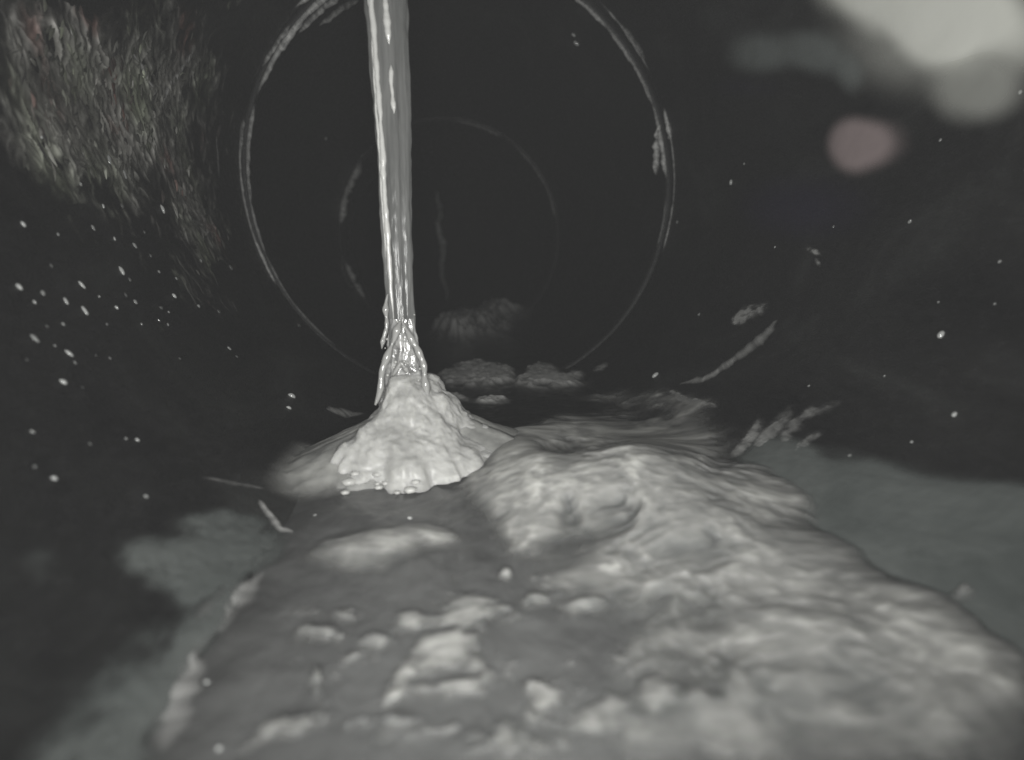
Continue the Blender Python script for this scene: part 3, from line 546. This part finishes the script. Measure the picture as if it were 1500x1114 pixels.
def build_mound():
    nu, nv = 260, 110
    a = np.linspace(0, 2 * np.pi, nu, endpoint=False); q = np.linspace(0, 1, nv) ** 1.25
    A, Q = np.meshgrid(a, q, indexing='ij')
    # outline radius by direction: 0 = right (+x), 90 = away, 180 = left, 270 = towards the camera
    ang = np.degrees(a)
    ro = np.interp(ang, [0, 25, 60, 100, 140, 175, 200, 225, 245, 262, 280, 300, 325, 345, 360], [30, 26, 20, 16, 13, 13, 15, 21, 28, 26, 25, 25, 26, 28, 30])
    rs = np.convolve(np.pad(ro, 12, mode='wrap'), np.ones(25) / 25, 'valid')
    ragged = .30 * fbm(np.cos(a) * 3, np.sin(a) * 3, 3., 3) + .03 * noise(np.cos(a) * 9, np.sin(a) * 9, 1.)
    ro = rs * (1 + ragged)
    rad = Q * rs[:, None] * (1 + ragged[:, None] * sstep(.6, 1.0, Q))
    rn = Q
    peak = 21.5
    hq = np.interp(rn, np.linspace(0, 1, 41), np.convolve(np.pad(np.interp(np.linspace(0, 1, 41), [0, .16, .24, .34, .5, .7, .86, .95, 1.0], [1.0, .99, .93, .77, .54, .33, .18, .09, -.05]), 2, mode='edge'), np.ones(5) / 5, 'valid'))
    x = FX + rad * np.cos(A); yv = FY + rad * np.sin(A); zz = FOOT_Z + peak * hq
    slope = np.gradient(peak * hq, axis=1) / (np.gradient(rad, axis=1) + 1e-6)
    nx = -slope / np.hypot(1, slope); nz = 1 / np.hypot(1, slope)
    lump = (2.3 * fbm(x * .13, yv * .13, zz * .13, 2) + .9 * np.abs(fbm(x * .3, yv * .3, zz * .3 + 4, 2)) + .22 * fbm(x * 1.1, yv * 1.1, zz * 1.1, 2)) * sstep(.1, .3, rn)
    lump = lump + 3.2 * np.exp(-((x - FX + 15) / 6.5) ** 2 - ((yv - FY + 15) / 5) ** 2) + 1.6 * np.exp(-((x - FX - 6) / 5) ** 2 - ((yv - FY + 17) / 5) ** 2)
    V = np.stack([x + nx * np.cos(A) * lump, yv + nx * np.sin(A) * lump, zz + nz * lump], -1).reshape(-1, 3)
    flank(nu)
    mesh_obj('froth', V, grid_faces(nu, nv, True), M['mound'], fm)
    Vb, Fb = [], []
    for k in range(45):
        i = random.randrange(nu); rr = ro[i] * random.uniform(.86, 1.05)
        aa = a[i]; h = peak * np.interp(rr / ro[i], [0, .18, .26, .36, .5, .7, .86, 1.0], [1, .98, .86, .66, .45, .25, .13, .02])
        ico(Vb, Fb, (FX + rr * math.cos(aa), FY + rr * math.sin(aa), FOOT_Z + h + .2), random.uniform(.4, 1.3), (1.5, 1.3, .7))
    o = mesh_obj('froth_bead', Vb, np.array(Fb), M['clump'], fm); o['kind'] = 'stuff'
build_mound()
ribbon('splash_rim', [(-54.95,95.99,0.76), (-51.71,92.25,1.11), (-48.64,89.37,1.20), (-46.00,87.51,0.71)], M['patch'], .5, 66., .55, fm)

# ------------------------------------------------------------------ rough crust high on the left wall
CR = [(-127.68,192.89,0.0366,0.0394,0.0529,0.0058,0.60), (-168.97,227.46,0.0004,0.0593,0.0361,0.0102,0.40), (-157.02,133.49,0.0119,0.0527,0.0662,0.0262,0.90), (-162.97,156.96,0.0043,0.0299,0.0468,0.0176,1.00), (-158.00,180.93,0.0063,0.0260,0.0427,0.0124,1.00), (-139.13,191.42,0.0251,0.0386,0.0562,0.0096,0.60), (-142.12,142.36,0.0197,0.0417,0.1057,0.0270,0.60), (-123.42,200.18,0.0702,0.0645,0.0786,0.0066,0.40), (-139.46,121.59,0.0635,0.1365,0.1262,0.0354,0.50), (-188.54,200.36,-0.0152,0.0322,0.0488,0.0220,0.70), (-130.18,149.47,0.0320,0.0448,0.1128,0.0181,0.25)]
def build_crust():
    (s0, y0), (s1, y1) = extent(CR)
    s0 = max(s0, -300); Vs, Fs, tone, tint = [], [], [], []
    uc = np.linspace(-1, 1, 5); prof = np.array([.0, .75, 1.0, .7, .0])
    n = 0; k = 0
    cand_s = rng.uniform(s0, s1, 26000); cand_y = y0 * (y1 / y0) ** rng.uniform(0, 1, 26000)
    f = field(cand_s, cand_y, CR) + .55 * fbm(cand_s * .05, cand_y * .05, 1., 3)
    lowf = fbm(cand_s * .12, cand_y * .05, 50., 3)
    red = noise(cand_s * .06, cand_y * .06, 20.)
    keep = np.nonzero(rng.uniform(0, 1, 26000) < (.01 * sstep(.3, .7, f) + .25 * sstep(.6, 1.6, f)))[0][:600]
    for c in keep:
        s, y = cand_s[c], cand_y[c]; L = min(rng.gamma(3.0, 1.0) + 1.4, 5.5); wd = rng.gamma(3.0, .09) + .18; h = rng.uniform(.25, .8)
        an = math.pi / 2 * 0 + rng.normal(0, .3) - .1
        ds, dy = math.cos(an), math.sin(an)
        bend_ = rng.normal(0, .25)
        pv = []
        for i, u in enumerate(uc):
            ss, yy = s + ds * u * L * .5 + bend_ * u * u * L * .2 * -dy, y + dy * u * L * .5 + bend_ * u * u * L * .5 * ds
            ww = wd * (1 - .75 * u * u)
            pv += [(ss - dy * ww, yy + ds * ww, .0), (ss, yy, h * prof[i] + .08), (ss + dy * ww, yy - ds * ww, .0)]
        pv = np.array(pv); Vs.append(on_wall(pv[:, 0], pv[:, 1], pv[:, 2]))
        for i in range(4):
            b0 = n + 3 * i
            Fs += [[b0, b0 + 1, b0 + 4, b0 + 3], [b0 + 1, b0 + 2, b0 + 5, b0 + 4]]
        n += 15; t = float(np.clip(rng.beta(1.2, 3.6) * .95 + .3 * lowf[c], 0, 1))
        tone += [t] * 15; tint += [float(np.clip(.5 + .75 * red[c] + rng.normal(0, .1), 0, 1))] * 15
    o = mesh_obj('crust', np.concatenate(Vs), np.array(Fs), M['crust'], attrs={'tone': tone, 'tint': tint})
    ns, ny = 420, 360
    s = np.linspace(s0, s1, ns); y = y0 * (y1 / y0) ** np.linspace(0, 1, ny); S, Y = np.meshgrid(s, y, indexing='ij')
    fl = field(S, Y, CR) + .7 * fbm(S * .05, Y * .05, 1., 3)
    wx = 1.8 * fbm(S * .07, Y * .09, 31., 3)
    a = fbm(S * .10 + wx, Y * .24 + 1.6 * wx, 33., 3); b = fbm(S * .17 - wx, Y * .36 + 1.5 * wx, 36., 3); lo = fbm(S * .05, Y * .06, 39., 2)
    ridge = (1 - 2.2 * np.abs(a)).clip(-.5, 1) ** 3
    hgt = (.55 + .5 * lo) * (.9 * ridge + .7 * b) * sstep(.25, 1.2, fl)
    tone2 = np.clip(.32 + .42 * ridge * (.6 + 1.2 * lo) + .55 * b.clip(0, 1) + .1 * a, 0, 1)
    V = on_wall(S, Y, .15 + hgt).reshape(-1, 3); F = grid_faces(ns, ny)[:, ::-1]
    cv = (sstep(.25, 1.5, fl + .9 * b + .5 * lo) * .9).reshape(-1); F = F[(cv[F] > .01).any(1)]; used = np.unique(F); mp = np.zeros(len(V), int); mp[used] = np.arange(len(used))
    tin = np.clip(.55 + .95 * noise(S * .05, Y * .05, 20.) + .2 * a, 0, 1)
    mesh_obj('crust_base', V[used], mp[F], M['crust_base'], o, attrs={'cover': cv[used], 'tone': tone2.reshape(-1)[used], 'tint': tin.reshape(-1)[used]})
    tag(o, 'rough streaky mineral crust covering the upper left wall', 'crust', kind='stuff')
build_crust()

# ------------------------------------------------------------------ droplets clinging to the wall and floating specks
def bead_mesh(mat, seed):
    bm = bmesh.new(); bmesh.ops.create_icosphere(bm, subdivisions=2, radius=.5 * MM)
    for v in bm.verts:
        n = v.co.normalized(); v.co *= 1 + .35 * float(noise(n.x * 1.3 + seed, n.y * 1.3, n.z * 1.3))
        v.co.z = max(v.co.z, -.1 * MM) * .8
    for f in bm.faces: f.smooth = True
    me = bpy.data.meshes.new('droplet'); bm.to_mesh(me); bm.free(); me.materials.append(mat); return me
M['drop_dim'] = plain('clear_water_bead', (.09, .092, .09), .08, .9)
M['drop_mid'] = plain('cloudy_water_bead', (.24, .245, .24), .1, .8)
BEADS = [bead_mesh(M['drop'], 1.), bead_mesh(M['drop'], 5.), bead_mesh(M['drop_mid'], 9.), bead_mesh(M['drop_mid'], 13.), bead_mesh(M['drop_dim'], 17.), bead_mesh(M['drop_dim'], 21.)]  # bead tones stand for how strongly each droplet glints
def droplet(p, label, group, lng=1.0, ang=0.0, t=.1, look=(0, 1)):
    s, y, d = p; d *= .74
    o = bpy.data.objects.new('droplet', BEADS[random.choice(look)]); SC.collection.objects.link(o)
    th = s / R; nrm = Vector((-math.sin(th), 0, math.cos(th))); tan = Vector((math.cos(th), 0, math.sin(th))); ax = Vector((0, 1, 0))
    rot = Matrix((tan, ax, nrm)).transposed().to_4x4() @ Matrix.Rotation(ang, 4, 'Z')
    q = on_wall(np.array([s]), np.array([y]), level(np.array([s])) + t)[0]
    o.matrix_world = Matrix.Translation(Vector(q) * MM) @ rot @ Matrix.Diagonal((d * lng, d, d, 1))
    tag(o, label, 'droplet', group)
LEFT = [(-113.26,111.66,1.04), (-110.75,135.03,1.13), (-105.89,101.00,0.83), (-107.62,104.56,1.10), (-106.59,119.41,0.85), (-106.81,129.08,1.08), (-104.99,130.87,1.26), (-103.85,122.38,1.17), (-102.99,139.80,1.35), (-101.68,141.85,0.86), (-99.70,134.50,0.98), (-98.32,136.89,0.83),
        (-102.64,160.26,1.37), (-100.26,170.69,1.47), (-101.25,103.37,0.98), (-101.13,99.33,0.70), (-93.54,97.96,0.83), (-94.07,104.23,0.63), (-92.96,107.03,0.91), (-88.02,156.50,1.37), (-84.91,155.97,1.17), (-88.94,237.54,2.40), (-116.64,205.25,2.25), (-84.56,78.40,0.57), (-79.53,84.10,0.73), (-76.67,92.54,0.93),
        (-77.74,90.91,0.57), (-79.82,73.33,0.45), (-68.02,80.96,0.83), (-133.40,135.28,1.24), (-123.17,132.48,1.23), (-120.21,146.47,1.38), (-121.26,138.92,0.98), (-130.69,149.46,1.39), (-124.55,154.88,1.10), (-88.89,94.36,0.57), (-89.12,128.80,0.80), (-120.29,119.29,0.83), (-129.34,140.88,0.98), (-117.81,151.69,1.08), (-111.47,158.45,0.95),
        (-117.99,181.95,1.32), (-95.69,89.43,0.64), (-99.33,126.49,0.77), (-100.22,114.91,0.69), (-97.35,97.24,0.58), (-113.30,151.14,1.09)]
for k, p in enumerate(LEFT):
    droplet(p, 'tiny pale droplet, one of the scattered ones on the dark left wall', 'scattered droplets on the left wall', 1 + .6 * random.random(), random.uniform(-.5, .5), look=(0, 2, 2, 3, 3, 4, 5))
for p, lab in [((-109.28,116.65,1.24), 'elongated droplet in the left wall cluster, above the brightest running one'), ((-113.01,134.01,1.59), 'elongated droplet at the top of the left wall cluster'), ((-105.85,108.74,1.15), 'elongated droplet in the left wall cluster, left of the brightest running one'),
               ((-103.63,111.77,1.46), 'brightest elongated droplet in the middle of the left wall cluster'), ((-99.21,94.58,1.23), 'slanting elongated droplet at the lower left of the cluster near the edge'), ((-95.54,98.65,1.18), 'hooked elongated droplet at the bottom of the left wall cluster'),
               ((-142.32,150.84,1.90), 'long upright droplet hanging from the lower left edge of the rough crust'), ((-139.93,156.19,1.80), 'running droplet just below and right of the long upright one under the crust'), ((-133.10,171.31,1.81), 'bright running droplet at the lower tip of the rough crust')]:
    droplet(p, lab, 'running droplets on the left wall', 1.9, random.uniform(-.3, .3), look=(0, 1, 2))
for p, lab in [((125.68,112.07,1.31), 'droplet on the bare right wall below the pinkish smear'), ((114.28,87.09,1.07), 'droplet near the right edge, above the largest bright droplet'), ((144.41,110.94,0.95), 'tiny droplet under the dimmer round smear, right of the pinkish one'),
               ((149.48,95.43,0.96), 'tiny droplet at the right edge beside the dimmer round smear'), ((141.51,241.77,1.98), 'tiny droplet touching the outside of the near joint ring at right'), ((157.05,191.21,1.30), 'faint droplet just above the lone one outside the near joint ring'),
               ((96.68,185.30,1.57), 'faint droplet above the left end of the long curved streak'), ((105.25,94.63,0.72), 'faint droplet straight above the largest bright droplet'), ((127.37,137.01,0.98), 'faint droplet on the bare wall below and left of the pinkish smear'),
               ((123.18,160.49,0.91), 'faintest droplet, just left of the tiny streak on the right wall'), ((105.23,83.47,0.65), 'faint droplet up and right of the largest bright droplet'), ((86.21,94.36,0.73), 'faint droplet between the largest bright droplet and the splash streaks'),
               ((79.30,110.30,0.83), 'faint droplet just above the rightmost brush-like splash streak'), ((73.32,77.98,0.62), 'faint droplet on the right wall a little above the silt film'), ((65.95,85.21,0.94), 'droplet at the upper edge of the silt film on the right wall')]:
    droplet(p, lab, 'scattered droplets on the right wall', 1.1, look=(2, 3, 0))
for p, lab in [((-108.83,100.21,1.39), 'brightest droplet at the far left edge of the left wall'), ((-90.71,91.82,1.33), 'single bright droplet low on the left wall below the droplet cluster'), ((-106.17,150.69,1.64), 'bright round droplet at the right end of the left wall cluster'),
               ((-141.45,127.32,1.14), 'lone droplet on the smooth wall left of the rough crust'), ((-121.37,111.04,1.27), 'droplet at the far left edge above the brightest one'), ((-77.25,73.55,0.91), 'lone droplet on the left wall just above the silt film'),
               ((-66.58,158.84,2.67), 'upper and larger of the twin droplets left of the froth mound'), ((-64.39,148.65,1.73), 'lower and smaller of the twin droplets left of the froth mound'), ((253.60,284.56,2.83), 'upper of the two droplets inside the top of the near joint ring'),
               ((250.25,288.78,3.96), 'lower and brighter of the two droplets inside the top of the near joint ring'), ((151.79,199.10,2.45), 'lone droplet on the right wall just outside the near joint ring'), ((97.72,89.53,1.93), 'largest bright droplet on the dark right wall'),
               ((81.19,75.84,1.21), 'bright droplet on the right wall above the silt film'), ((133.10,89.66,1.34), 'bright droplet at the far right edge of the right wall'), ((66.65,176.64,3.28), 'bright bead above the crest of the foam'),
               ((-26.80,90.44,1.01), 'bright speck floating in front of the froth mound'), ((-46.37,53.03,0.74), 'lone pale speck floating on the grey water at lower left'), ((-58.18,71.13,0.75), 'pale speck at the edge of the lower left silt film'),
               ((-44.05,93.97,1.15), 'pale bead on the grey sheet left of the froth mound'), ((68.14,57.94,0.98), 'pale speck on the silt film at the far right edge'), ((-42.19,44.19,0.63), 'pale speck floating at the very bottom left of the grey water'), ((-210.16,376.91,2.26), 'tiny dim droplet on the far pipe wall left of the stream')]:
    droplet(p, lab, None, 1.2, .2, .1)

# ------------------------------------------------------------------ haze added to lift the blacks, lit by the LEDs
def build_haze():
    x, y0, y1, z0, z1 = 420., -140., 1200., -1150., 130.
    V = [(-x - 150, y0, z0), (x, y0, z0), (x, y1, z0), (-x - 150, y1, z0), (-x - 150, y0, z1), (x, y0, z1), (x, y1, z1), (-x - 150, y1, z1)]
    m = bpy.data.materials.new('damp_air'); m.use_nodes = True; nt = m.node_tree
    nt.nodes.remove(nt.nodes['Principled BSDF']); v = nd(nt, 'ShaderNodeVolumePrincipled')
    v.inputs['Color'].default_value = (.97, .98, 1.0, 1); v.inputs['Density'].default_value = HAZE; v.inputs['Anisotropy'].default_value = 0.0
    nt.links.new(v.outputs[0], nt.nodes['Material Output'].inputs['Volume'])
    o = mesh_obj('haze', V, [[0, 3, 2, 1], [4, 5, 6, 7], [0, 1, 5, 4], [1, 2, 6, 5], [2, 3, 7, 6], [3, 0, 4, 7]], m, smooth=False); o['kind'] = 'stuff'
HAZE = 0.086
build_haze()
